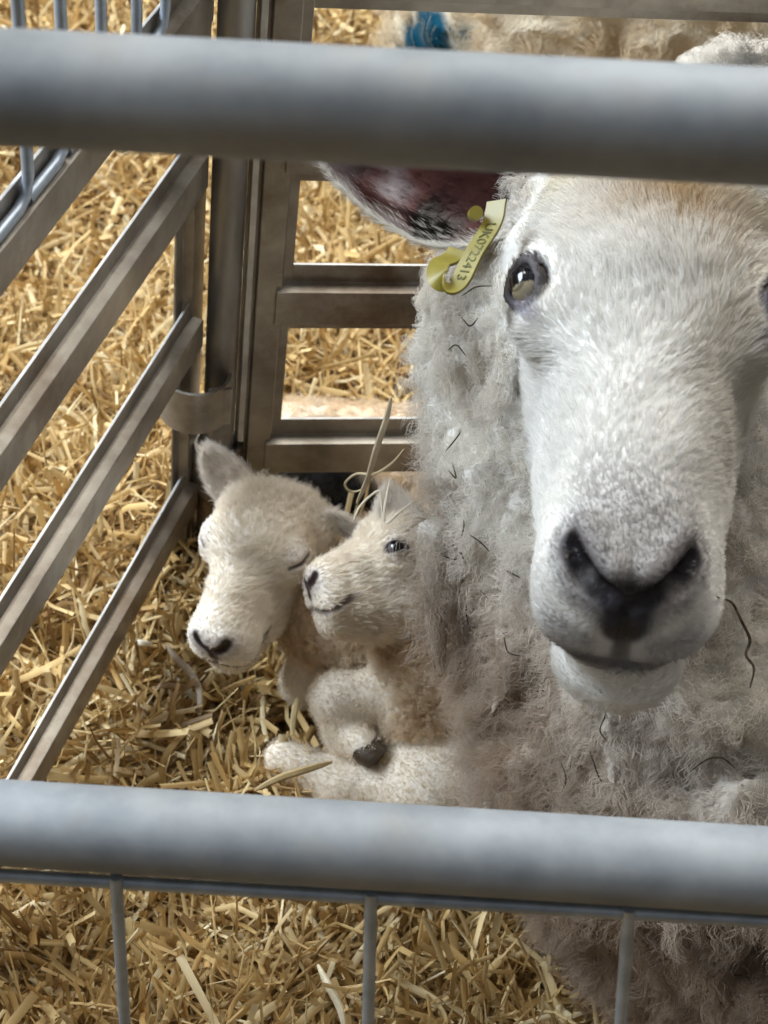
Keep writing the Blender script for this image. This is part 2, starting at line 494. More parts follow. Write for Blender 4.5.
for k in range(n):
    t = 2 * math.pi * k / n; o_ = d2 * math.cos(t) + inB * math.sin(t)
    for r_, z_ in ((0.0185, -0.045), (0.0185, 0.002), (0.0155, 0.002), (0.0155, -0.045)): V.append(PB + o_ * r_ + ZU * (zp + z_))
for k in range(n):
    for j in range(3):
        k2 = (k + 1) % n; Fx.append((k * 4 + j, k2 * 4 + j, k2 * 4 + j + 1, k * 4 + j + 1))
so.add(V, Fx)
so.extrude([(-0.003, -.022), (.003, -.022), (.003, .022), (-.003, .022)], PB + d2 * 0.016 + ZU * (zp - 0.02), BB + ZU * (zp - 0.02) - d2 * 0.01 + inB * 0.01, inB, ZU)
so.build('hinge_socket', m_rail, hb)
# the corner's socket foot reaches into the straw
ft = MB(); ft.tube([PB + ZU * -0.03, PB + ZU * (zp - 0.045)], 0.0145, 18); ft.build('socket_stem', m_rail, hb)

# front hurdle: leaning, close to the camera
PZT, PZL, PR = 0.555, 0.745, 0.019
ta, tb = P(0, 87, PZT), P(768, 127.5, PZT * 0.995)
la, lb_ = P(0, 822.5, PZL), P(768, 870.5, PZL * 0.985)
fd = nrm((tb - ta) + (lb_ - la)); fdown = nrm((la + lb_) / 2 - (ta + tb) / 2); fdown = nrm(fdown - fd * (fdown @ fd))
fn_ = np.cross(fd, fdown)
hf = tag(empty('front_hurdle', la - ZU * la[2]), 'large smooth grey galvanised tube hurdle nearest the camera', 'hurdle')
for nm, a, b in (('top_rail', ta, tb), ('middle_rail', la, lb_)):
    d = nrm(b - a); mb = MB(); L = np.linalg.norm(b - a)
    mb.tube([a - d * 0.35 + d * t * (L + 1.0) / 8 for t in range(9)], PR, 48); mb.build(nm, m_pipe, hf)
wa, wb = P(0, 875, PZL + 0.004), P(768, 921, (PZL + 0.004) * 0.985)
d = nrm(wb - wa); mb = MB(); mb.tube([wa - d * 0.35, wa, wb, wb + d * 0.6], 0.0032, 12); mb.build('horizontal_wire', m_bar, hf)
gz = lambda p: p + fdown * (p[2] - 0.02) / -fdown[2]
for px, py, qx in ((-139, 868, -133), (116, 880, 118), (371, 896, 367.5), (629, 912, 621), (887, 930, 872), (1145, 945, 1120)):
    a = P(px, py, PZL - 0.001 - 0.011 * (px / 768) * 0.9); L = (a[2] - 0.03) / -fdown[2]
    b = P(qx, 1024, PZL + 0.03); dv = b - a; dv -= fn_ * (dv @ fn_); dv = nrm(dv)
    mb = MB(); mb.tube([a - dv * 0.002, a, a + dv * L * 0.5, a + dv * L], 0.0029, 12); mb.build('vertical_wire', m_bar, hf)
c1, c2 = gz(wa - d * 0.3), gz(wb + d * 0.5)
mb = MB(); mb.tube([c1, c2], 0.012, 16); mb.build('bottom_rail', m_pipe, hf)
for t in (-0.33, 0.62):
    base = (ta if t < 0 else tb) + fd * (t if t < 0 else t)
    tp = base; mb = MB(); mb.tube([tp - fdown * 0.02, gz(tp)], 0.019, 24); mb.build('end_post', m_pipe, hf)


# ------------------------------------------------------------------ coats
def hair(name, parent, V, N, n, length, radius, comb=None, clump=0.004, clumping=0.6, curl=(0, 1), stand=0.5, jit=0.25, colf=None,
         lenf=None, K=6, Fq=None, weight=None, mat=None, seed=1, grav=0.0, clf=None, curlf=None):
    r = np.random.default_rng(seed)
    A = V[Fq[:, 0]]; B = V[Fq[:, 1]]; Cc = V[Fq[:, 2]]; D = V[Fq[:, 3]]
    ar = np.linalg.norm(np.cross(Cc - A, D - B), axis=1)
    if weight is not None: ar = ar * weight((A + Cc) / 2, nrm_rows(N[Fq[:, 0]] + N[Fq[:, 2]]))
    fi = r.choice(len(Fq), n, p=ar / ar.sum()); u, v = r.random(n)[:, None], r.random(n)[:, None]
    f = Fq[fi]
    bil = lambda X: (X[f[:, 0]] * (1 - u) + X[f[:, 1]] * u) * (1 - v) + (X[f[:, 3]] * (1 - u) + X[f[:, 2]] * u) * v
    p0 = bil(V); nn = nrm_rows(bil(N))
    cb = comb(p0, nn) if comb is not None else np.zeros_like(p0)
    cb = cb - nn * np.sum(cb * nn, 1)[:, None]
    lf = lenf(p0) if lenf is not None else np.ones(n)
    # clump centres
    nc = max(8, int(n / max(2, (clump / 0.0012) ** 1.6)))
    cid = r.choice(n, nc, replace=False)
    kd = kdtree.KDTree(nc)
    for k, i in enumerate(cid): kd.insert(p0[i], k)
    kd.balance()
    ck = np.array([kd.find(q)[1] for q in p0])
    rd = r.normal(0, jit, (nc, 3)); cl = r.uniform(0.75, 1.25, nc); ph = r.uniform(0, 2 * np.pi, nc); hand = np.where(r.random(nc) < 0.5, 1, -1)
    cdv = nrm_rows(nn[cid] * stand + cb[cid] + rd)
    own = nrm_rows(nn * stand + cb + r.normal(0, jit, (n, 3)))
    L = length * lf * cl[ck] * r.uniform(0.8, 1.15, n)
    t = np.linspace(0, 1, K)
    tt = t[None, :, None]
    bend = cb[:, None] * 0.35 * (tt ** 2) * L[:, None, None]
    Pi = p0[:, None] + own[:, None] * tt * L[:, None, None] + bend
    cp0 = p0[cid][ck]; cdd = cdv[ck]
    Pc = cp0[:, None] + cdd[:, None] * tt * L[:, None, None] + cb[cid][ck][:, None] * 0.35 * tt ** 2 * L[:, None, None]
    wgt = clumping * (tt ** 0.8) * (clf(p0)[:, None, None] if clf is not None else 1)
    Pt = Pi * (1 - wgt) + Pc * wgt
    if curl[0] > 0:
        ax = cdd; s1 = nrm_rows(np.cross(ax, np.array([0.3, 0.5, 0.81]))); s2 = np.cross(ax, s1)
        an = ph[ck][:, None] + hand[ck][:, None] * t[None] * 2 * np.pi * curl[1] + r.normal(0, 0.35, n)[:, None]
        am = curl[0] * np.minimum(1, t * 3)[None] * (curlf(p0)[:, None] if curlf is not None else 1)
        Pt = Pt + (s1[:, None] * np.cos(an)[..., None] + s2[:, None] * np.sin(an)[..., None]) * am[..., None]
    if grav: Pt[:, :, 2] -= grav * (t[None] ** 2) * L[:, None]
    Pt -= nn[:, None] * 0.0006
    cu = bpy.data.hair_curves.new(name)
    cu.add_curves([K] * n)
    cu.attributes['position'].data.foreach_set('vector', Pt.astype(np.float32).ravel())
    ra = cu.attributes.get('radius') or cu.attributes.new('radius', 'FLOAT', 'POINT')
    rad = radius * (1 - 0.75 * t[None] ** 1.5) * r.uniform(0.7, 1.3, n)[:, None]
    ra.data.foreach_set('value', rad.astype(np.float32).ravel())
    col = colf(p0, r) if colf is not None else np.full((n, 3), 0.8)
    col = col * (r.uniform(0.88, 1.08, n) * (0.94 + 0.1 * r.random(nc)[ck]))[:, None]
    ca = cu.attributes.new('col', 'FLOAT_COLOR', 'CURVE')
    c4 = np.ones((n, 4), np.float32); c4[:, :3] = np.clip(col, 0, 0.97); ca.data.foreach_set('color', c4.ravel())
    cu.materials.append(mat or m_hair)
    return link(name, cu, parent)


def nrm_rows(v): return v / np.maximum(np.linalg.norm(v, axis=1), 1e-9)[:, None]


class Frame:
    """head frame: x lateral (animal's left), y towards the nose, z dorsal"""
    def __init__(s, o, N, E, sc=(1, 1, 1)):
        s.o = np.asarray(o); s.N = nrm(N); s.E = nrm(E - s.N * (E @ s.N)); s.F = -np.cross(s.E, s.N)
        s.B = np.stack([s.E, s.N, s.F]); s.s = np.asarray(sc, float)

    def loc(s, p): return (p - s.o) @ s.B.T / s.s

    def wld(s, q): return (np.asarray(q) * s.s) @ s.B + s.o

    def dirw(s, v): return nrm(np.asarray(v, float) @ s.B)


# ------------------------------------------------------------------ sheep head
def mir(p): return np.stack([np.abs(p[:, 0]), p[:, 1], p[:, 2]], 1)


EYE = np.array([0.055, 0.004, 0.0])


LY = 1.35                                          # a lamb's face is this much shorter


def head_base(p, lamb=False):
    if lamb: p = p * np.array([1, LY, 1.0])
    m = mir(p)
    d = ell(m, (0, -.065, -.030), (.072, .075, .06))
    d = smin(d, ell(m, (0, -.02, -.012), (.060, .065, .045)), .02)
    d = smin(d, ell(m, (.050, .0, -.008), (.021, .030, .022)), .016)
    d = smin(d, ell(m, (.053, -.016, .006), (.015, .017, .013)), .012)
    d = smin(d, cone(m, (0, .0, -.018), (0, .135, -.022), .046, .031), .022)
    d = smin(d, cone(m, (.026, -.03, -.075), (.012, .13, -.050), .037, .027), .03)
    d = smin(d, cone(m, (0, .0, -.095), (0, .150, -.072), .035, .024), .02)
    d = smin(d, ell(m, (0, .142, -.034), (.0355, .038, .036)), .02)
    d = smin(d, ell(m, (.019, .152, -.046), (.023, .024, .021)), .012)
    d = smin(d, ell(m, (0, .158, -.020), (.033, .020, .020)), .014)
    d = smin(d, ell(m, (0, .150, -.090), (.031, .028, .018)), .012) if not lamb else smin(d, ell(m, (0, .140, -.078), (.022, .026, .014)), .014)
    if lamb:
        d = smin(d, ell(m, (0, -.035, .012), (.05, .06, .04)), .03)
    return d


def snap(f, q, lamb):
    q = np.asarray(q, float)[None]
    for _ in range(8):
        v = f(q, lamb)[0]; g = np.array([(f(q + e, lamb)[0] - v) / 1e-4 for e in np.eye(3) * 1e-4])
        q = q - v * g / max(g @ g, 1e-6)
    return q[0]


def head_features(lamb):
    S = lambda *q: snap(head_base, (q[0], q[1] / (LY if lamb else 1), q[2]), lamb)
    if lamb:
        nost = [S(.003, .19, -.022), S(.010, .187, -.018), S(.017, .182, -.013), S(.021, .176, -.006)]
        phil = [S(0, .19, -.022), S(0, .19, -.036), S(0, .188, -.048)]
        mouth = [S(0, .185, -.055), S(.014, .182, -.058), S(.028, .168, -.058), S(.040, .140, -.052), S(.05, .118, -.046)]
        return nost, phil, mouth
    nost = [S(.004, .19, -.008), S(.014, .185, -.003), S(.026, .178, .002), S(.037, .161, .009)]
    phil = [S(0, .19, -.008), S(0, .19, -.027), S(0, .188, -.054)]
    mouth = [S(0, .185, -.060), S(.014, .182, -.061), S(.028, .168, -.061), S(.040, .140, -.061), S(.05, .115, -.057)]
    return nost, phil, mouth


def eye_axes(lamb=False):
    es = snap(head_base, EYE + nrm([.76, .05, .64]) * .02, lamb)
    o = nrm([head_base((es + e)[None], lamb)[0] - head_base((es - e)[None], lamb)[0] for e in np.eye(3) * .004])
    h = nrm(np.cross([0, 0, 1.0], o)); h = h if h[1] > 0 else -h
    v = np.cross(o, h); v = v if v[2] > 0 else -v
    return o, h, v


def head_sdf(feat, lamb=False, closed=False):
    nost, phil, mouth = feat
    o, h, v = eye_axes(lamb); ek = 1.42 if lamb else 1.0
    ns = .7 if lamb else 1.0
    ec = EYE.copy(); es = snap(head_base, ec + nrm([.76, .05, .64]) * .02, lamb)

    def f(p):
        m = mir(p); d = head_base(p, lamb)
        d += 0.0012 * vnoise(p, 55, 5)
        # nostrils
        for k, (a, b) in enumerate(zip(nost[:-1], nost[1:])):
            d = smax(d, -cone(m, a, b, (.0035, .0050, .0060)[k] * ns, (.0050, .0060, .004)[k] * ns), .004)
        # wing above the nostril
        d = smin(d, cone(m, nost[1] + [-.004, -.006, .007], nost[3] + [-.006, -.006, .006], .004, .004), .008)
        d = smax(d, -dist_poly(m, phil) + .0022, .003)
        d = smax(d, -dist_poly(m, mouth) + .0022, .004)
        if closed:
            l = [es - h * .017 + v * .001, es - v * .004, es + h * .017 - v * .001]
            d = smin(d, ell(m, es - o * .016, (.02, .02, .02)), .008)
            d = smax(d, -dist_poly(m, [q + o * .003 for q in l]) + .0035, .002)
        elif lamb:
            # a bulging lid with a narrow almond opening over the ball
            d = smin(d, ell(m, es - o * .007, np.full(3, .0158)), .006)
            d = smax(d, -ell(m, es + o * .002, (.0160, .0078, .014), np.stack([h, v, o], 1)), .0015)
        else:
            # socket with an almond rim
            d = smax(d, -ell(m, es - o * .007 * ek, np.full(3, .0122 * ek)), .002)
            rim = [es + h * (.0138 * ek * math.cos(t)) + v * (.0112 * ek * math.sin(t)) + o * (.0014 - .003 * abs(math.cos(t))) for t in np.linspace(0, 2 * math.pi, 13)]
            d = smin(d, dist_poly(m, rim) - .0024, .0025)
        return d
    return f, es


def ear_mesh(base, tip, W, Cv, width, cup, thick, curve=0.0, nu=26, nv=17, tipw=0.10):
    """cupped leaf shaped ear shell; W across, Cv the direction the cup is sunk in"""
    base, tip = np.asarray(base), np.asarray(tip); ax = tip - base; L = np.linalg.norm(ax); ax = ax / L
    W = nrm(W - ax * (W @ ax)); Cv = nrm(Cv - ax * (Cv @ ax) - W * (Cv @ W))
    us = np.linspace(0, 1, nu); vs = np.linspace(-1, 1, nv); Vf, Vb = [], []
    for u in us:
        w_ = width * (0.45 + 0.55 * math.sin(min(1, u * 2.2) * math.pi / 2)) * (1 - u ** 3.2 * (1 - tipw)) * (1 - 0.18 * u)
        for v in vs:
            p = base + ax * (u * L) + W * (v * w_) + Cv * (cup * (1 - u * 0.6) * (1 - v * v) + curve * math.sin(u * math.pi))
            tk = thick * (1 - 0.7 * v * v) * (1 - 0.5 * u)
            Vf.append(p); Vb.append(p + Cv * tk)
    n = nu * nv; F = []
    for i in range(nu - 1):
        for j in range(nv - 1):
            a = i * nv + j; F.append((a, a + 1, a + nv + 1, a + nv)); F.append((n + a, n + a + nv, n + a + nv + 1, n + a + 1))
        a = i * nv; F.append((a, a + nv, n + a + nv, n + a)); a = i * nv + nv - 1; F.append((a, n + a, n + a + nv, a + nv))
    for j in range(nv - 1):
        a = (nu - 1) * nv + j; F.append((a, a + 1, n + a + 1, n + a)); a = j; F.append((a, n + a, n + a + 1, a + 1))
    V = np.array(Vf + Vb); F = np.array(F)
    uv = np.array([(u, v) for u in us for v in vs] * 2); side = np.r_[np.zeros(n), np.ones(n)]
    # consistent outward normals: front faces look along -Cv
    N = vnormals(V, F)
    if np.mean(N[:n] @ Cv) > 0: F = F[:, ::-1]; N = -N
    return V, F, N, uv, side


def eyeball(name, parent, c, o, v, r, fwd, iris=(0.24, 0.205, 0.14)):
    nu, nv = 56, 72; V, col = [], []
    h = np.cross(o, v)
    for i in range(nu + 1):
        a = math.pi * i / nu
        for j in range(nv):
            b = 2 * math.pi * j / nv
            q = o * math.cos(a) + (h * math.cos(b) + v * math.sin(b)) * math.sin(a)
            V.append(c + q * r * (1.06 if a < 0.5 else 1.0))
            x, y = math.sin(a) * math.cos(b), math.sin(a) * math.sin(b)
            k = iris if q @ fwd > .60 else (0.004, 0.004, 0.006)
            if a > 1.15: k = (0.05, 0.04, 0.035)
            col.append(k)
    F = [(i * nv + j, i * nv + (j + 1) % nv, (i + 1) * nv + (j + 1) % nv, (i + 1) * nv + j) for i in range(nu) for j in range(nv)]
    return mesh_np(name, V, F, m_eye, parent, np.array(col))


def merge(*ms):
    V, F, N, C = [], [], [], []; off = 0
    for v, f, n, c in ms:
        V.append(v); F.append(f + off); N.append(n); C.append(c); off += len(v)
    return np.concatenate(V), np.concatenate(F), np.concatenate(N), np.concatenate(C)


def head_colour(fr, feat, es, lamb=False, closed=False):
    nost, phil, mouth = feat; eo, eh, ev = eye_axes(lamb)

    def f(p, r=None):
        q = fr.loc(p); m = mir(q); n = len(q)
        if lamb:
            c = np.tile([0.93, 0.865, 0.765], (n, 1))
            c = mixc(c, [0.76, 0.67, 0.54], 0.3 * sm(q[:, 1], .03, -.06) + 0.3 * np.clip(fbm(q, 30, 2), 0, 1))
            k = sm(dist_poly(m, nost), .010, .005); kn = sm(dist_poly(m, phil[:2]), .011, .004)
            g = sm(dist_poly(m, nost[:3]), .026, .010) * 0.55
            c = mixc(c, [0.36, 0.30, 0.28], g); c = mixc(c, [0.035, 0.025, 0.025], np.maximum(k, kn))
            c = mixc(c, [0.10, 0.07, 0.06], sm(dist_poly(m, phil), .005, .001) * .8)
            c = mixc(c, [0.16, 0.11, 0.10], sm(dist_poly(m, mouth), .007, .0025) * .85)
            c = mixc(c, [0.35, 0.27, 0.24], sm(np.linalg.norm(m - es, axis=1), .028, .014) * .4)
            c = mixc(c, [0.03, 0.02, 0.02], sm(dist_poly(m, [es - eh * .016 + ev * .001, es - ev * .004, es + eh * .016 - ev * .001]), .0036, .0012) * .85 * (1. if closed else 0.))
            if not closed: c = mixc(c, [0.13, 0.10, 0.095], sm(np.linalg.norm((m - es) @ np.stack([eo * .4, eh * .6, ev * 1.2], 1), axis=1), .0150, .0105) * .9)
            return c
        c = np.tile([0.80, 0.785, 0.75], (n, 1))
        nz = fbm(q, 45, 4)
        c = mixc(c, [0.55, 0.43, 0.29], 0.95 * np.exp(-((q[:, 0] - .012) / .045) ** 2 - ((q[:, 1] + .045) / .035) ** 2) * (1 + .5 * nz))
        c = mixc(c, [0.86, 0.80, 0.64], 0.85 * sm(q[:, 1], -.045, -.085))
        c = mixc(c, [0.56, 0.50, 0.40], 0.5 * sm(q[:, 0], .0, .05) * sm(q[:, 1], .14, .02) * (0.8 + .6 * nz))  # grey-tan shade painted into the coat on the side away from the daylight
        # grey muzzle
        g = sm(q[:, 1], .095, .150) * sm(np.abs(q[:, 0]), .036, .018) * sm(q[:, 2], -.03, .0)
        c = mixc(c, [0.26, 0.24, 0.23], 0.7 * g)
        g = sm(dist_poly(m, nost), .020, .006); c = mixc(c, [0.16, 0.14, 0.14], 0.8 * g)
        g = sm(dist_poly(m, nost), .0095, .005); c = mixc(c, [0.012, 0.010, 0.012], g)
        g = sm(dist_poly(m, phil[:2]), .015, .008); c = mixc(c, [0.03, 0.026, 0.03], g)
        g = sm(dist_poly(m, phil), .006, .002); c = mixc(c, [0.02, 0.018, 0.02], g)
        g = sm(dist_poly(m, mouth[:4]), .012, .003); c = mixc(c, [0.07, 0.062, 0.065], .9 * g)
        g = sm(dist_poly(m, [phil[2] + [0.012, 0, .004], phil[2] + [.022, -.01, .006]]), .02, .008); c = mixc(c, [0.30, 0.28, 0.27], .6 * g)
        # eye rim and the tear line in front of it
        de = np.linalg.norm(m - es, axis=1)
        c = mixc(c, [0.05, 0.042, 0.048], sm(de, .0175, .0140) * .95)
        tl = dist_poly(m, [es + [-.001, .012, -.004], es + [-.012, .030, .0], es + [-.016, .045, .001]])
        c = mixc(c, [0.24, 0.22, 0.25], sm(tl, .008, .002) * .75)
        c = mixc(c, [0.35, 0.30, 0.26], .5 * np.clip(nz - .55, 0, 1))
        return c
    return f


# ------------------------------------------------------------------ the ewe
E_eyeL = P(521, 285, 0.855); E_dir = cdir(0.985, 0.10, -0.11)
N_ewe = cdir(-0.15, 0.73, -0.665)
mid = P(650, 303, 0.862)
fe = Frame(mid, N_ewe, E_dir, (1.0, 1.06, 1.0))
feat = head_features(False)
hs, es = head_sdf(feat)
lo, hi = np.array([-.085, -.15, -.16]), np.array([.085, .20, .07])
Vh, Fh = surfnet(hs, lo, hi, 0.0019)
Vhw = fe.wld(Vh); Nh = vnormals(Vhw, Fh)
if np.mean(np.sum(Nh * (Vhw - fe.o), 1)) < 0: Fh = Fh[:, ::-1]; Nh = -Nh
hcol = head_colour(fe, feat, es)
Ch = hcol(Vhw)

# fleece: neck, chest and body lying to the right
nk = [fe.wld((0, -.095, -.05)), P(636, 340, 1.03), P(694, 545, 1.05), P(740, 740, 1.05), P(800, 900, 1.06)]


def ewe_body(p):
    d = cone(p, nk[1], nk[2], .122, .132)
    d = smin(d, ell(p, P(750, 140, 1.1), (.06, .06, .05)), .03)
    d = smin(d, cone(p, nk[0], nk[1], .075, .11), .04)
    d = smin(d, cone(p, nk[2], nk[3], .13, .145), .05)
    d = smin(d, cone(p, nk[3], nk[4], .145, .12), .05)
    d = smin(d, cone(p, nk[3] + [.06, .08, .02], (1.0, .84, .20), .18, .215), .07)
    d = smin(d, ell(p, (1.08, .85, .20), (.23, .22, .20)), .05)
    # folded forelegs and hind leg
    d = smin(d, cone(p, (.42, .62, .06), (.30, .56, .035), .05, .03), .03)
    d = smin(d, cone(p, (.95, .66, .08), (.80, .56, .04), .09, .035), .04)
    return d


def ewe_wool(p):
    d = ewe_body(p)
    n1 = np.abs(vnoise(p * [1, 1, .6], 36, 11)); n2 = np.abs(vnoise(p * [1, 1, .6], 80, 12))
    k = .6 + .9 * sm(p[:, 2], .40, .26)
    d = d + (0.018 * n1 + 0.010 * n2) * k - 0.009 - .006 * sm(p[:, 2], .40, .26)
    return smin(d, cone(p, P(434, 535, 1.02), P(437, 672, 1.03), .012, .006) + .004 * n2, .008)


Vb, Fb = surfnet(ewe_wool, (-.05, .45, -.03), (1.42, 1.36, .72), 0.0052)
Nb = vnormals(Vb, Fb)


def wool_col(p, r=None):
    n = len(p); c = np.tile([0.92, 0.895, 0.84], (n, 1)); z = fbm(p, 9, 21)
    c = mixc(c, [0.54, 0.43, 0.33], np.clip(sm(p[:, 2], .37, .22) * .85 + .25 * z, 0, 1))
    c = mixc(c, [0.40, 0.34, 0.29], np.clip(fbm(p, 30, 5) * .5, 0, .5))
    return c


Cb = wool_col(Vb) * .74
# ears
eb, et = P(520, 203, 0.935), P(314, 146, 0.93)
earA = ear_mesh(eb, et, cdir(-.28, .95, -.10), cdir(0, -.15, 1), 0.042, 0.022, 0.004)
eb2 = fe.wld((.055, -.065, -.02)); et2 = eb2 + fe.dirw((.85, -.35, -.25)) * .12
earB = ear_mesh(eb2, et2, fe.dirw((-.2, .1, -.9)), fe.dirw((.1, -.95, 0)), 0.034, 0.020, 0.004)


def ear_col(E):
    V, F, N, uv, side = E; u, v = uv[:, 0], uv[:, 1]; n = len(u)
    c = np.tile([0.40, 0.355, 0.36], (n, 1)); z = fbm(V, 60, 7)
    c = mixc(c, [0.11, 0.040, 0.035], sm(v + .35 * z, .9, .55) * sm(u + .2 * z, .85, .6))
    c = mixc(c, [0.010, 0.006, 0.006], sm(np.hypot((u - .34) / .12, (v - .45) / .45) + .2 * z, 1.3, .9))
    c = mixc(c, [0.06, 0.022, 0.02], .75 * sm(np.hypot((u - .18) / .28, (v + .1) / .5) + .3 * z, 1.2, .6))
    c = mixc(c, [0.80, 0.77, 0.74], sm(np.abs(v), .90, 1.0))
    return np.where((side > .5)[:, None], [0.8, 0.77, 0.72], c)


CA, CBe = ear_col(earA), ear_col(earB)
Ve, Fe_, Ne, Ce = merge((Vb, Fb, Nb, Cb), (Vhw, Fh, Nh, Ch), (earA[0], earA[1], earA[2], CA), (earB[0], earB[1], earB[2], CBe))
ewe = mesh_np('ewe', Ve, Fe_, m_skin, col=Ce)
tag(ewe, 'white-faced adult ewe with dark nostrils facing the camera over the rails', 'sheep')
hl_mask = fe


def comb_face(p, n):
    q = fe.loc(p); m = mir(q)
    sgn = np.sign(q[:, :1])
    base = np.tile([0, -0.75, 0.0], (len(q), 1))
    base[:, 0] += q[:, 0] / .05 * .55
    fl = sm(q[:, 1], .15, .17)
    base[:, 1] += 0
    w = np.stack([vnoise(q, 24, 31), vnoise(q, 24, 32), vnoise(q, 24, 33)], 1) * .55
    up_ = sm(m[:, 1], -.02, -.08)
    return (base + w) @ fe.B


def len_face(p):
    q = fe.loc(p); m = mir(q)
    L = 0.75 + .35 * sm(q[:, 1], .10, -.06) + .6 * sm(q[:, 2], -.07, -.12)
    L *= 1 - .50 * sm(q[:, 1], .09, .15)
    L *= 1 - .55 * sm(np.linalg.norm(m - es, axis=1), .03, .018)
    return np.maximum(L, .15)


def w_face(p, n):
    q = fe.loc(p); m = mir(q)
    k = sm(dist_poly(m, feat[0]), .006, .011) * sm(dist_poly(m, feat[1]), .008, .014)
    k = k * sm(np.linalg.norm(m - es, axis=1), .0120, .0150) * sm(dist_poly(m, feat[2][:4]), .002, .005)
    k = k * sm(q[:, 1], -.14, -.11) * np.where(n @ R[:, 2] > .35, .15, 1.0)
    return k + 1e-5


hair('face_hair', ewe, Vhw, Nh, 150000, .0085, .00016, comb_face, clump=.0034, clumping=.5, stand=.30, jit=.13, clf=lambda p: 1 - .85 * sm(fe.loc(p)[:, 1], .06, .12), colf=hcol, lenf=len_face, Fq=Fh, weight=w_face, K=5, seed=3)


def w_fleece(p, n):
    k = np.where(n @ R[:, 2] > .3, .12, 1.0) * sm(p[:, 0], .62, .5)
    q = fe.loc(p); k = k * np.where(head_base(q) < .002, .03, 1)
    return k + .01


hair('fleece', ewe, Vb, Nb, 120000, .020, .00017, lambda p, n: np.tile([-.05, -.1, -.55], (len(p), 1)) + .5 * np.stack([vnoise(p, 22, 51), vnoise(p, 22, 52), vnoise(p, 22, 53)], 1),
     clump=.007, clumping=.66, curl=(.0024, 1.8), stand=.45, jit=.30, colf=wool_col, lenf=lambda p: .62 + .45 * sm(p[:, 2], .40, .28), Fq=Fb, weight=w_fleece, K=9, seed=5)


def ear_fur(E, nm, n, seed):
    V, F, N, uv, side = E; c = ear_col(E)
    kd = kdtree.KDTree(len(V))
    for i, q in enumerate(V): kd.insert(q, i)
    kd.balance()
    ax = nrm(V[(26 - 1) * 17 + 8] - V[8])
    near = lambda p: np.array([kd.find(q)[1] for q in p])

    def wt(p, nn):
        i = near(p); return np.where((side[i] < .5) & (uv[i, 1] < .62) & (uv[i, 0] < .75) & (uv[i, 1] > -.8), .08, 1.0) * np.where(np.abs(uv[i, 1]) > .9, 1.6, 1.0)
    return hair(nm, ewe, V, N, n, .0062, .00014, lambda p, nn: np.tile(ax * .8 + [0, 0, -.15], (len(p), 1)), clump=.003, clumping=.45, stand=.45, jit=.22,
                colf=lambda p, r: np.clip(c[near(p)] * 1.15, 0, .9), Fq=F, weight=wt, K=5, seed=seed)


ear_fur(earA, 'ear_hair', 16000, 11); ear_fur(earB, 'ear_hair', 3000, 12)
eo, eh, ev = eye_axes()
for s in (-1, 1):
    c = fe.wld((es - eo * .007) * [s, 1, 1]); o = fe.dirw(eo * [s, 1, 1]); v = fe.dirw(ev * [s, 1, 1])
    eyeball('eye', ewe, c, o, v, .0126, fwd=fe.N)

# ear tag: a long folded loop tag hanging from the ear
tg = np.array([(503, 203), (498, 226), (480, 255), (466, 283), (455, 289), (444, 279), (446, 266), (456, 261), (464, 252)], float)
zt = [.872, .868, .862, .856, .856, .860, .866, .870, .872]
wdir = cdir(.62, .42, -.66)
cen = [P(x - 6, y - 2, z) for (x, y), z in zip(tg, zt)]


def catmull(pts, k=6):
    pts = [np.asarray(p) for p in pts]; pts = [2 * pts[0] - pts[1]] + pts + [2 * pts[-1] - pts[-2]]; o = []
    for i in range(1, len(pts) - 2):
        a, b, c, d = pts[i - 1:i + 3]
        for s in range(k):
            t = s / k; o.append(.5 * (2 * b + (c - a) * t + (2 * a - 5 * b + 4 * c - d) * t * t + (3 * b - a - 3 * c + d) * t ** 3))
    o.append(pts[-2]); return o


def ribbon(name, pts, wd, width, th, mat, parent):
    mb = MB(); V = []; m = len(pts); T = np.gradient(np.array(pts), axis=0)
    for i, p in enumerate(pts):
        wv = wd - nrm(T[i]) * (wd @ nrm(T[i])); wv = nrm(wv); nv = nrm(np.cross(T[i], wv))
        for a, b in ((-1, -1), (1, -1), (1, 1), (-1, 1)): V.append(p + wv * width / 2 * a + nv * th / 2 * b)
    F = [(i * 4 + j, i * 4 + (j + 1) % 4, i * 4 + 4 + (j + 1) % 4, i * 4 + 4 + j) for i in range(m - 1) for j in range(4)]
    mb.add(V, F + [(3, 2, 1, 0), (m * 4 - 4, m * 4 - 3, m * 4 - 2, m * 4 - 1)])
    return mb.build(name, mat, parent, bevel=.0004)


tag_o = ribbon('ear_tag', catmull(cen, 8), wdir, .0115, .0016, m_tag, ewe)
tag(tag_o, 'yellow plastic loop ear tag')
mb = MB(); bp = P(476, 213, .866); bn = cdir(.1, 0, -1); bx = cdir(1, 0, 0); by = cdir(0, 1, 0)
mb.tube([bp - bn * .006, bp + bn * .001], .0036, 20); mb.build('tag_stud', m_tag, tag_o)
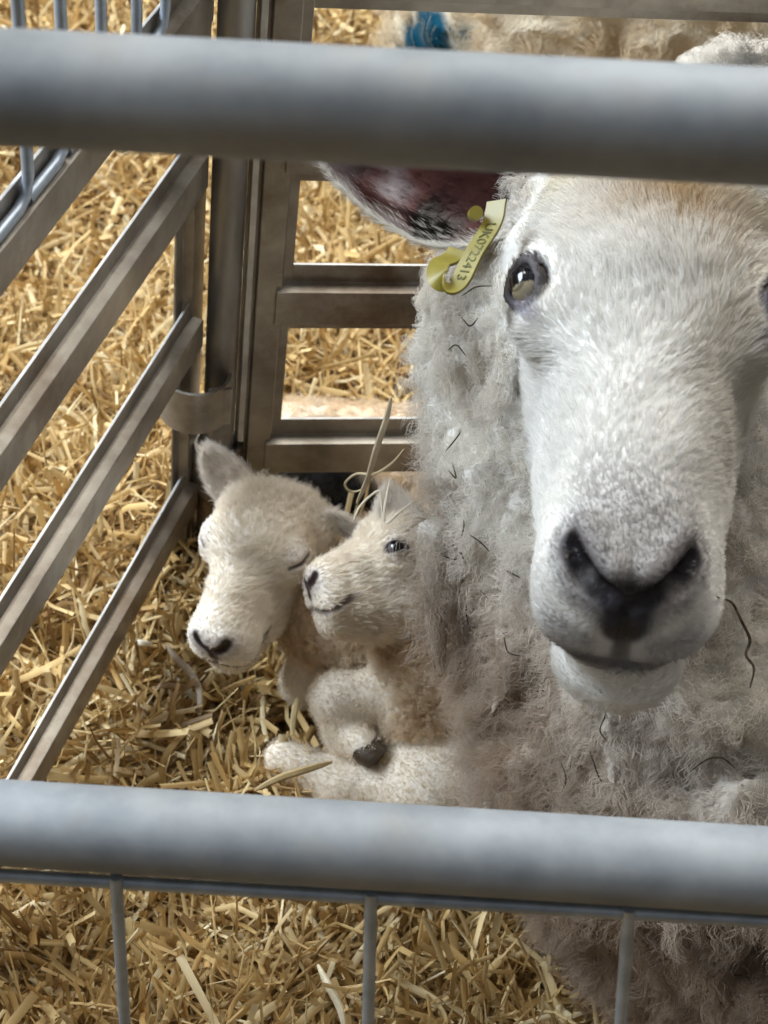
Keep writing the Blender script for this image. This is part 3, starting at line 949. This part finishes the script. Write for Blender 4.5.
# printed number on the face of the tag
ctr = (cen[1] + cen[3]) / 2; tx = nrm(cen[1] - cen[3])
wv = nrm(wdir - tx * (wdir @ tx)); tn = np.cross(tx, wv); tn = tn if tn @ cdir(0, 0, -1) > 0 else -tn
fc = bpy.data.curves.new('tag_number', 'FONT'); fc.body = 'UK0722413'; fc.size = .0078; fc.align_x = 'CENTER'; fc.align_y = 'CENTER'; fc.extrude = .0002
fo = bpy.data.objects.new('tag_number', fc); sc.collection.objects.link(fo)
ux = -tx; uy = np.cross(tn, ux)
Mx = Matrix.Identity(4)
pos = ctr + tn * .0011
for i in range(3):
    Mx[i][0] = ux[i]; Mx[i][1] = uy[i]; Mx[i][2] = tn[i]; Mx[i][3] = pos[i]
fo.matrix_world = Mx
fc.materials.append(m_ink)
bpy.context.view_layer.update()
dg = bpy.context.evaluated_depsgraph_get(); tm = bpy.data.meshes.new_from_object(fo.evaluated_get(dg)); tm.transform(Mx)
bpy.data.objects.remove(fo); to = link('tag_number', tm, tag_o)


# ------------------------------------------------------------------ lambs
def lamb(name, label, fr, closed, body_fn, lo, hi, ears, seed, patch=None, legs=None, nbody=30000, nface=26000, tint=1.0):
    feat = head_features(True); hs, es = head_sdf(feat, True, closed); leo, leh, lev = eye_axes(True)
    head = name != 'resting'
    ms = []
    if fr is not None:
        Vh, Fh = surfnet(hs, (-.085, -.15, -.16), (.085, .20, .085), .0026)
        Vw = fr.wld(Vh); N = vnormals(Vw, Fh)
        if np.mean(np.sum(N * (Vw - fr.o), 1)) < 0: Fh = Fh[:, ::-1]; N = -N
        hc = head_colour(fr, feat, es, True, closed); ms.append((Vw, Fh, N, hc(Vw) * .92))

    def wool(p):
        k = 1 - .85 * sm(legs(p), .010, .002) if legs is not None else 1
        return body_fn(p) + (.0035 * np.abs(vnoise(p, 150, seed)) + .002 * vnoise(p, 60, seed + 1)) * k
    Vb, Fb = surfnet(wool, lo, hi, .0033); Nb = vnormals(Vb, Fb)

    def bc(p, r=None):
        c = np.tile(np.array([0.78, 0.63, 0.45]) * tint, (len(p), 1)); c = mixc(c, [0.90, 0.82, 0.69], np.clip(.35 + .5 * fbm(p, 25, seed), 0, 1))
        if patch is not None: c = patch(p, c)
        if legs is not None: c = mixc(c, [0.90, 0.81, 0.68], sm(legs(p), .010, .003))
        return c
    ms.append((Vb, Fb, Nb, bc(Vb) * .85))
    for E in ears:
        n = len(E[0]); c = np.tile([0.84, 0.78, 0.72], (n, 1)); c = np.where((E[4] < .5)[:, None] & (np.abs(E[3][:, 1:]) < .7), [0.88, 0.72, 0.66], c)
        ms.append((E[0], E[1], E[2], c))
    V, F, N, C = merge(*ms)
    o = mesh_np('lamb', V, F, m_skin, col=C); tag(o, label, 'lamb')
    hair('coat', o, Vb, Nb, nbody, .0085, .00016, lambda p, n: .6 * np.stack([vnoise(p, 60, 61), vnoise(p, 60, 62), vnoise(p, 60, 63)], 1), clump=.0045, clumping=.8,
         curl=(.0022, 1.5), stand=.5, jit=.3, colf=bc, Fq=Fb, K=8, seed=seed, lenf=None if legs is None else (lambda p: 1 - .55 * sm(legs(p), .008, .003)),
         clf=None if legs is None else (lambda p: 1 - .7 * sm(legs(p), .008, .003)), curlf=None if legs is None else (lambda p: 1 - .85 * sm(legs(p), .008, .003)),
         weight=lambda p, n: np.where(n @ R[:, 2] > .35, .1, 1.0))
    if fr is not None:
        def comb(p, n):
            q = fr.loc(p); b = np.tile([0, -.75, 0.], (len(q), 1)); b[:, 0] += q[:, 0] / .05 * .4
            return (b + .6 * np.stack([vnoise(q, 20, 71), vnoise(q, 20, 72), vnoise(q, 20, 73)], 1)) @ fr.B

        def wt(p, n):
            q = fr.loc(p); m = mir(q)
            k = sm(dist_poly(m, feat[0]), .005, .012) * sm(dist_poly(m, feat[1][:2]), .006, .013) * sm(dist_poly(m, feat[2][:4]), .002, .006)
            if not closed: k = k * sm(np.linalg.norm((m - es) @ np.stack([leo * .4, leh * .6, lev * 1.2], 1), axis=1), .0095, .0125)
            else: k = k * sm(dist_poly(m, [es - leh * .017 + lev * .001, es - lev * .004, es + leh * .017 - lev * .001]), .002, .0045)
            return k * np.where(n @ R[:, 2] > .35, .1, 1.0) + 1e-5
        lf = lambda p: (.35 + .65 * sm(np.linalg.norm(mir(fr.loc(p)) - es, axis=1), .014, .04)) * np.maximum(.25, (1 + .9 * sm(fr.loc(p)[:, 1], -.01, -.06)) * (1 - .6 * sm(fr.loc(p)[:, 1], .07, .14)))
        hair('face_hair', o, Vw, N_ := vnormals(Vw, Fh), nface, .0062, .00014, comb, clump=.0035, clumping=.65, stand=.38, jit=.22, curl=(.0022, 1.2), curlf=lambda p: sm(fr.loc(p)[:, 1], -.005, -.045), colf=hc, lenf=lf, Fq=Fh, weight=wt, K=5, seed=seed + 3)
        if not closed:
            for s in (-1, 1):
                c = fr.wld((es - leo * .0055) * [s, 1, 1]); eyeball('eye', o, c, fr.dirw(leo * [s, 1, 1]), fr.dirw(lev * [s, 1, 1]), .0138 * fr.s[1], fr.N, iris=(.10, .09, .10))
    for i, E in enumerate(ears):
        hair('ear_hair', o, E[0], E[2], 5000, .007, .00014, lambda p, n, E=E: np.tile(nrm(E[0][25 * 17 + 8] - E[0][8]) * .7, (len(p), 1)), clump=.003, clumping=.4, stand=.5,
             jit=.25, colf=lambda p, r: np.tile([.86, .81, .74], (len(p), 1)), Fq=E[1], K=5, seed=seed + 9 + i)
    return o


# lamb with closed eyes, head towards the corner
f1 = Frame(P(253, 551, 1.185), cdir(-.36, .78, -.50), cdir(.87, .30, -.35), (.58, .575, .58))
n1_ = f1.wld((0, -.065, -.055)); ch1 = G(352, 612, .080); rp1 = G(465, 572, .070)


def legs1(p):
    return np.minimum(cone(p, G(395, 660, .06), G(305, 682, .045), .022, .019), cone(p, G(305, 682, .045), G(345, 700, .02), .018, .012))


def body1(p):
    d = cone(p, n1_, ch1, .032, .046)
    d = smin(d, cone(p, ch1, rp1, .052, .070), .03)
    return smin(d, legs1(p), .008)


e1a = ear_mesh(f1.wld((-.040, -.060, .0)), P(206, 449, 1.20), cdir(-.9, .1, .3), cdir(.25, 0, 1), .0195, .008, .003, tipw=.25)
e1b = ear_mesh(f1.wld((.052, -.055, -.0)), P(362, 538, 1.205), cdir(0, 1, .2), cdir(0, .1, 1), .0160, .006, .003, tipw=.25)
lamb('lamb', 'cream lamb with closed eyes and one ear upright, nearest the pen corner', f1, True, body1, (-.14, .66, -.02), (.20, 1.0, .22), (e1a, e1b), 101, legs=legs1, nbody=26000)

# lamb in profile, nose against the first lamb's cheek
N2 = cdir(-.90, .20, -.38)
f2 = Frame(P(379, 553, 1.150), N2, cdir(.38, .0, -.92), (.50, .41, .49))
n2_ = f2.wld((0, -.065, -.05)); sh2 = G(448, 680, .075); rp2 = G(535, 690, .075)


def legs2(p):
    a, b, c, e = G(520, 748, .060), G(430, 788, .042), G(345, 786, .032), G(283, 757, .034)
    d = smin(cone(p, a, b, .052, .034), cone(p, b, c, .033, .019), .01)
    d = smin(d, cone(p, c, e, .018, .013), .01)
    k = smin(cone(p, G(395, 694, .080), G(338, 698, .075), .020, .019), cone(p, G(337, 700, .075), G(347, 732, .055), .018, .017), .008)
    return np.minimum(d, smin(k, cone(p, G(347, 733, .058), G(363, 746, .068), .016, .011), .006))


def body2(p):
    d = cone(p, n2_, sh2, .034, .05)
    d = smin(d, cone(p, sh2, rp2, .056, .07), .03)
    d = smin(d, cone(p, sh2, G(418, 724, .050), .050, .034), .02)
    return smin(d, legs2(p), .006)


e2a = ear_mesh(f2.wld((.042, -.030, .022)), P(389, 489, 1.15), cdir(-1, .1, .0), cdir(.1, 0, 1), .0145, .005, .003, tipw=.15)
e2b = ear_mesh(f2.wld((-.045, -.055, .01)), f2.wld((-.11, -.085, .07)), cdir(-1, .1, .0), cdir(.1, 0, 1), .0125, .005, .003, tipw=.15)
l2 = lamb('lamb', 'cream lamb in profile with an open eye, its nose on its sibling\'s cheek', f2, False, body2, (-.12, .58, -.02), (.36, .95, .24), (e2a, e2b), 202, legs=legs2, nbody=42000)
# hoof of the folded leg
mb = MB()
for k, dx in enumerate((-6, 6)):
    a = G(363 + dx * .3, 747 - dx * .3, .068); b = G(377 + dx * .45, 758 - dx * .45, .068)
    mb.tube([a, a * .6 + b * .4, b, b + (b - a) * .12], [.0085, .0090, .0068, .0035], 18)
hf_ = mb.build('hoof', noise_mat('hoof_horn', (.035, .025, .017), (.09, .065, .042), 150, (.4, .6)), l2)

# lamb with a black patch beyond the back hurdle
c3 = G(352, 470, .04) + np.array([0.01, .012, 0])


def body3(p):
    d = ell(p, c3, (.11, .045, .046))
    d = smin(d, cone(p, c3 + [.07, .02, .01], c3 + [.17, .05, .03], .045, .035), .03)
    return smin(d, cone(p, c3 + [-.06, -.0, -.02], c3 + [-.10, -.03, -.05], .045, .02), .03)


def patch3(p, c):
    cc = P(314, 494, 1.38); k = sm(np.linalg.norm((p - cc) * [1, .6, 1], axis=1) + .012 * vnoise(p, 50, 8), .055, .035); return mixc(c, [.03, .028, .028], k)


f3 = Frame(c3 + np.array([.21, .07, .055]), np.array([.9, .35, -.3]), np.array([-.3, .9, 0]), (.54, .54, .54))
e3a = ear_mesh(f3.wld((.05, -.08, 0)), f3.wld((.15, -.11, 0)), ZU, cdir(0, 0, 1), .014, .006, .003)
e3b = ear_mesh(f3.wld((-.05, -.08, 0)), f3.wld((-.15, -.11, 0)), ZU, cdir(0, 0, 1), .014, .006, .003)
lamb('lamb', 'white lamb with a black patch lying just beyond the back hurdle', f3, True, body3, c3 - [.16, .12, .11], c3 + [.24, .14, .13], (e3a, e3b), 303, patch3, nbody=12000, nface=2000)

# ------------------------------------------------------------------ sheep resting beyond
sb = G(470, 150, .16); sx = nrm(np.array([.98, .18, 0]))
sA = G(335, 213, .0) + np.array([.20, .20, .19]); sB = sA + sx * .62


def sheep_fn(p):
    d = cone(p, sA, sB, .19, .21)
    d = smin(d, cone(p, sB, sB + sx * .22 + [0, -.02, .10], .13, .09), .06)
    d = smin(d, cone(p, sA + [0, -.1, -.1], sA + [.12, -.2, -.17], .09, .035), .05)
    n = np.abs(vnoise(p, 30, 15)) + .5 * np.abs(vnoise(p, 65, 16))
    return d + .020 * n - .010


Vs, Fs = surfnet(sheep_fn, sA - [.3, .32, .25], sB + [.38, .3, .32], .007); Ns = vnormals(Vs, Fs)
bm_ = P(432, 38, 1.62)


def sheep_col(p, r=None):
    c = np.tile([0.88, 0.77, 0.58], (len(p), 1)); c = mixc(c, [0.66, 0.52, 0.35], np.clip(.25 + .6 * fbm(p, 30, 3), 0, .8))
    rd = R @ np.array([(432 - 384) / FPX, (38 - 512) / FPX, 1]); q = p - C0; along = q @ nrm(rd); dd = np.linalg.norm(q - along[:, None] * nrm(rd), axis=1)
    return mixc(c, [.010, .085, .14], sm(dd + .014 * vnoise(p, 60, 4), .036, .020))


fs = Frame(sB + sx * .33 + np.array([0, -.06, .14]), sx + np.array([0, -.25, -.35]), np.array([-.2, 1., 0]), (1, 1, 1))
fts = head_features(False); hsS, esS = head_sdf(fts); VS, FS = surfnet(hsS, (-.085, -.15, -.16), (.085, .20, .07), .004)
VS = fs.wld(VS); NS = vnormals(VS, FS); CS = head_colour(fs, fts, esS)(VS)
ea = [ear_mesh(fs.wld((s * .05, -.07, -.01)), fs.wld((s * .16, -.10, -.01)), fs.dirw((0, .3, 1)), fs.dirw((0, -1, 0)), .03, .015, .004) for s in (-1, 1)]
Vx, Fx_, Nx, Cx = merge((Vs, Fs, Ns, sheep_col(Vs) * .9), (VS, FS, NS, CS), *[(e[0], e[1], e[2], np.tile([.75, .7, .62], (len(e[0]), 1))) for e in ea])
sheep2 = mesh_np('sheep', Vx, Fx_, m_fleece, col=Cx)
tag(sheep2, 'woolly cream sheep with a blue spray mark resting beyond the back hurdle', 'sheep')
hair('fleece', sheep2, Vs, Ns, 30000, .022, .0003, lambda p, n: np.tile([0, -.3, -.2], (len(p), 1)) + .7 * np.stack([vnoise(p, 22, 51), vnoise(p, 22, 52), vnoise(p, 22, 53)], 1), clump=.011, clumping=.8,
     curl=(.004, 1.3), stand=.4, jit=.3, colf=sheep_col, Fq=Fs, K=8, seed=44, weight=lambda p, n: np.where(n @ R[:, 2] > .3, .1, 1.0))


# ------------------------------------------------------------------ bits of plant caught in the wool, loose stalks
from mathutils.bvhtree import BVHTree
bvh = BVHTree.FromPolygons([Vector(v) for v in Ve], Fe_.tolist())


def on_ewe(px, py, off=.010):
    d = Vector(R @ np.array([(px - 384) / FPX, (py - 512) / FPX, 1.0])).normalized()
    h = bvh.ray_cast(Vector(C0), d)
    return None if h[0] is None else np.array(h[0] - d * off)


def strip(name, pts, wid, mat, col=None, thick=.0004):
    """thin flattened stalk along a smooth path, with real thickness"""
    pts = catmull(pts, 5); m = len(pts); T = np.gradient(np.array(pts), axis=0); mb = MB(); V = []
    for i, p in enumerate(pts):
        t = nrm(T[i]); a = nrm(np.cross(t, C0 - p)); b = np.cross(a, t); w_ = wid * (1 - .6 * abs(2 * i / (m - 1) - 1) ** 3)
        for k in range(6): V.append(p + a * w_ / 2 * math.cos(k * math.pi / 3) + b * max(thick, w_ * .3) * math.sin(k * math.pi / 3))
    F = [(i * 6 + j, i * 6 + (j + 1) % 6, i * 6 + 6 + (j + 1) % 6, i * 6 + 6 + j) for i in range(m - 1) for j in range(6)]
    mb.add(V, F + [tuple(range(6))[::-1], tuple(range(m * 6 - 6, m * 6))]); return mb.build(name, mat)


bits = [[(462, 296), (476, 287), (492, 286)], [(462, 318), (470, 326), (478, 318)], [(446, 352), (456, 345), (466, 356)], [(432, 505), (450, 502), (475, 511)],
        [(462, 514), (464, 525), (461, 538)], [(470, 535), (480, 542), (490, 552)], [(444, 556), (455, 560), (460, 552), (466, 566)], [(500, 568), (515, 575), (520, 578)],
        [(468, 585), (466, 610), (472, 632), (490, 636), (508, 632)], [(504, 637), (508, 652), (520, 656)], [(480, 590), (492, 602), (496, 604)], [(445, 452), (455, 440), (462, 430)],
        [(448, 470), (456, 478), (452, 462)], [(412, 435), (425, 430), (430, 418)], [(560, 760), (566, 778), (562, 792)], [(430, 735), (432, 750), (438, 762)],
        [(600, 690), (606, 712), (600, 730), (608, 742)], [(590, 752), (598, 775), (602, 782)], [(690, 772), (706, 760), (722, 758), (735, 768)], [(588, 925), (596, 935), (602, 938)],
        [(640, 955), (648, 950), (655, 948)], [(648, 968), (660, 962), (668, 958)], [(606, 946), (610, 950), (609, 956)], [(732, 975), (745, 976), (752, 984)], [(705, 935), (712, 940), (720, 945)]]
for i, b in enumerate(bits):
    pts = [on_ewe(x, y, .013) for x, y in b]
    if any(q is None for q in pts): continue
    tag(strip('plant_fragment', pts, .0009, m_twig), 'dark thin bit of dry plant caught in the ewe\'s fleece', 'debris', 'dark plant bits caught in the ewe fleece')
pts = [on_ewe(x, y, .014) for x, y in [(717, 597), (732, 603), (742, 622), (750, 640), (746, 655), (754, 668), (750, 688)]]
tag(strip('plant_fragment', pts, .0016, m_twig), 'long dark curly stem caught in the wool right of the ewe\'s muzzle', 'debris')


def stalk(name, path, wid, label, c=(0.62, 0.50, 0.30), cat='straw stalk'):
    return tag(strip(name, [P(*q) for q in path], wid, noise_mat(name, tuple(k * .75 for k in c), c, 80, (.5, .7), 0, .3, 0, (1, 1, 1))), label, cat)


stalk('straw_stalk', [(391, 398, 1.005), (386, 420, 1.01), (376, 450, 1.02), (368, 478, 1.035), (357, 503, 1.05)], .0040, 'thick pale straw stalk hanging off the ewe\'s neck wool before the bottom rail', (.58, .48, .33))
stalk('straw_stalk', [(404, 449, 1.0), (392, 463, 1.01), (374, 474, 1.03), (356, 474, 1.04), (345, 484, 1.05), (352, 492, 1.06), (366, 488, 1.06)], .0016, 'thin looping straw wisp crossing behind the thick hanging stalk', (.74, .62, .40))
stalk('straw_stalk', [(353, 522, 1.10), (361, 505, 1.10), (378, 491, 1.10), (381, 500, 1.10), (383, 522, 1.10)], .0016, 'pale bent straw over the ear of the lamb in profile', (.88, .80, .62))
stalk('straw_stalk', [(390, 480, 1.09), (387, 495, 1.09), (384, 515, 1.09), (387, 523, 1.09), (400, 512, 1.08), (415, 500, 1.05)], .0018, 'pale twisted straw at the tip of the profile lamb\'s ear', (.90, .82, .66))
g = lambda x, y, h: tuple(G(x, y, h))


def stalk_g(path, wid, label, c):
    return tag(strip('straw_stalk', [G(*q) for q in path], wid, noise_mat('straw_stalk', tuple(k * .75 for k in c), c, 80, (.5, .7), 0, .3)), label, 'straw stalk')


stalk_g([(166, 645, .03), (178, 660, .034), (190, 672, .034), (199, 690, .03), (200, 715, .026)], .0055, 'grey split straw leaf on the bedding below the left lamb\'s nose', (.60, .52, .42))
stalk_g([(255, 790, .065), (280, 778, .07), (305, 770, .07), (332, 762, .066)], .0052, 'thick brownish stalk lying over the lamb\'s outstretched leg', (.58, .43, .22))
stalk_g([(292, 735, .06), (294, 715, .07), (297, 698, .075)], .0045, 'short upright pale straw before the lambs\' knees', (.74, .60, .32))
stalk_g([(337, 657, .085), (341, 668, .083), (345, 680, .08)], .0050, 'short yellow straw lying across the lambs\' folded forelegs', (.72, .58, .28))
stalk_g([(205, 672, .035), (225, 664, .04), (240, 662, .035), (262, 655, .03)], .0030, 'slim pale straw blade sticking out under the left lamb\'s chin', (.80, .68, .42))
stalk_g([(130, 640, .03), (140, 643, .034), (152, 644, .03)], .0050, 'short white straw piece just right of the lowest side rail', (.90, .82, .66))
stalk_g([(318, 965, .04), (328, 985, .045), (340, 1008, .042), (345, 1030, .035)], .0050, 'broad pale straw leaf beside the middle upright wire', (.86, .76, .55))
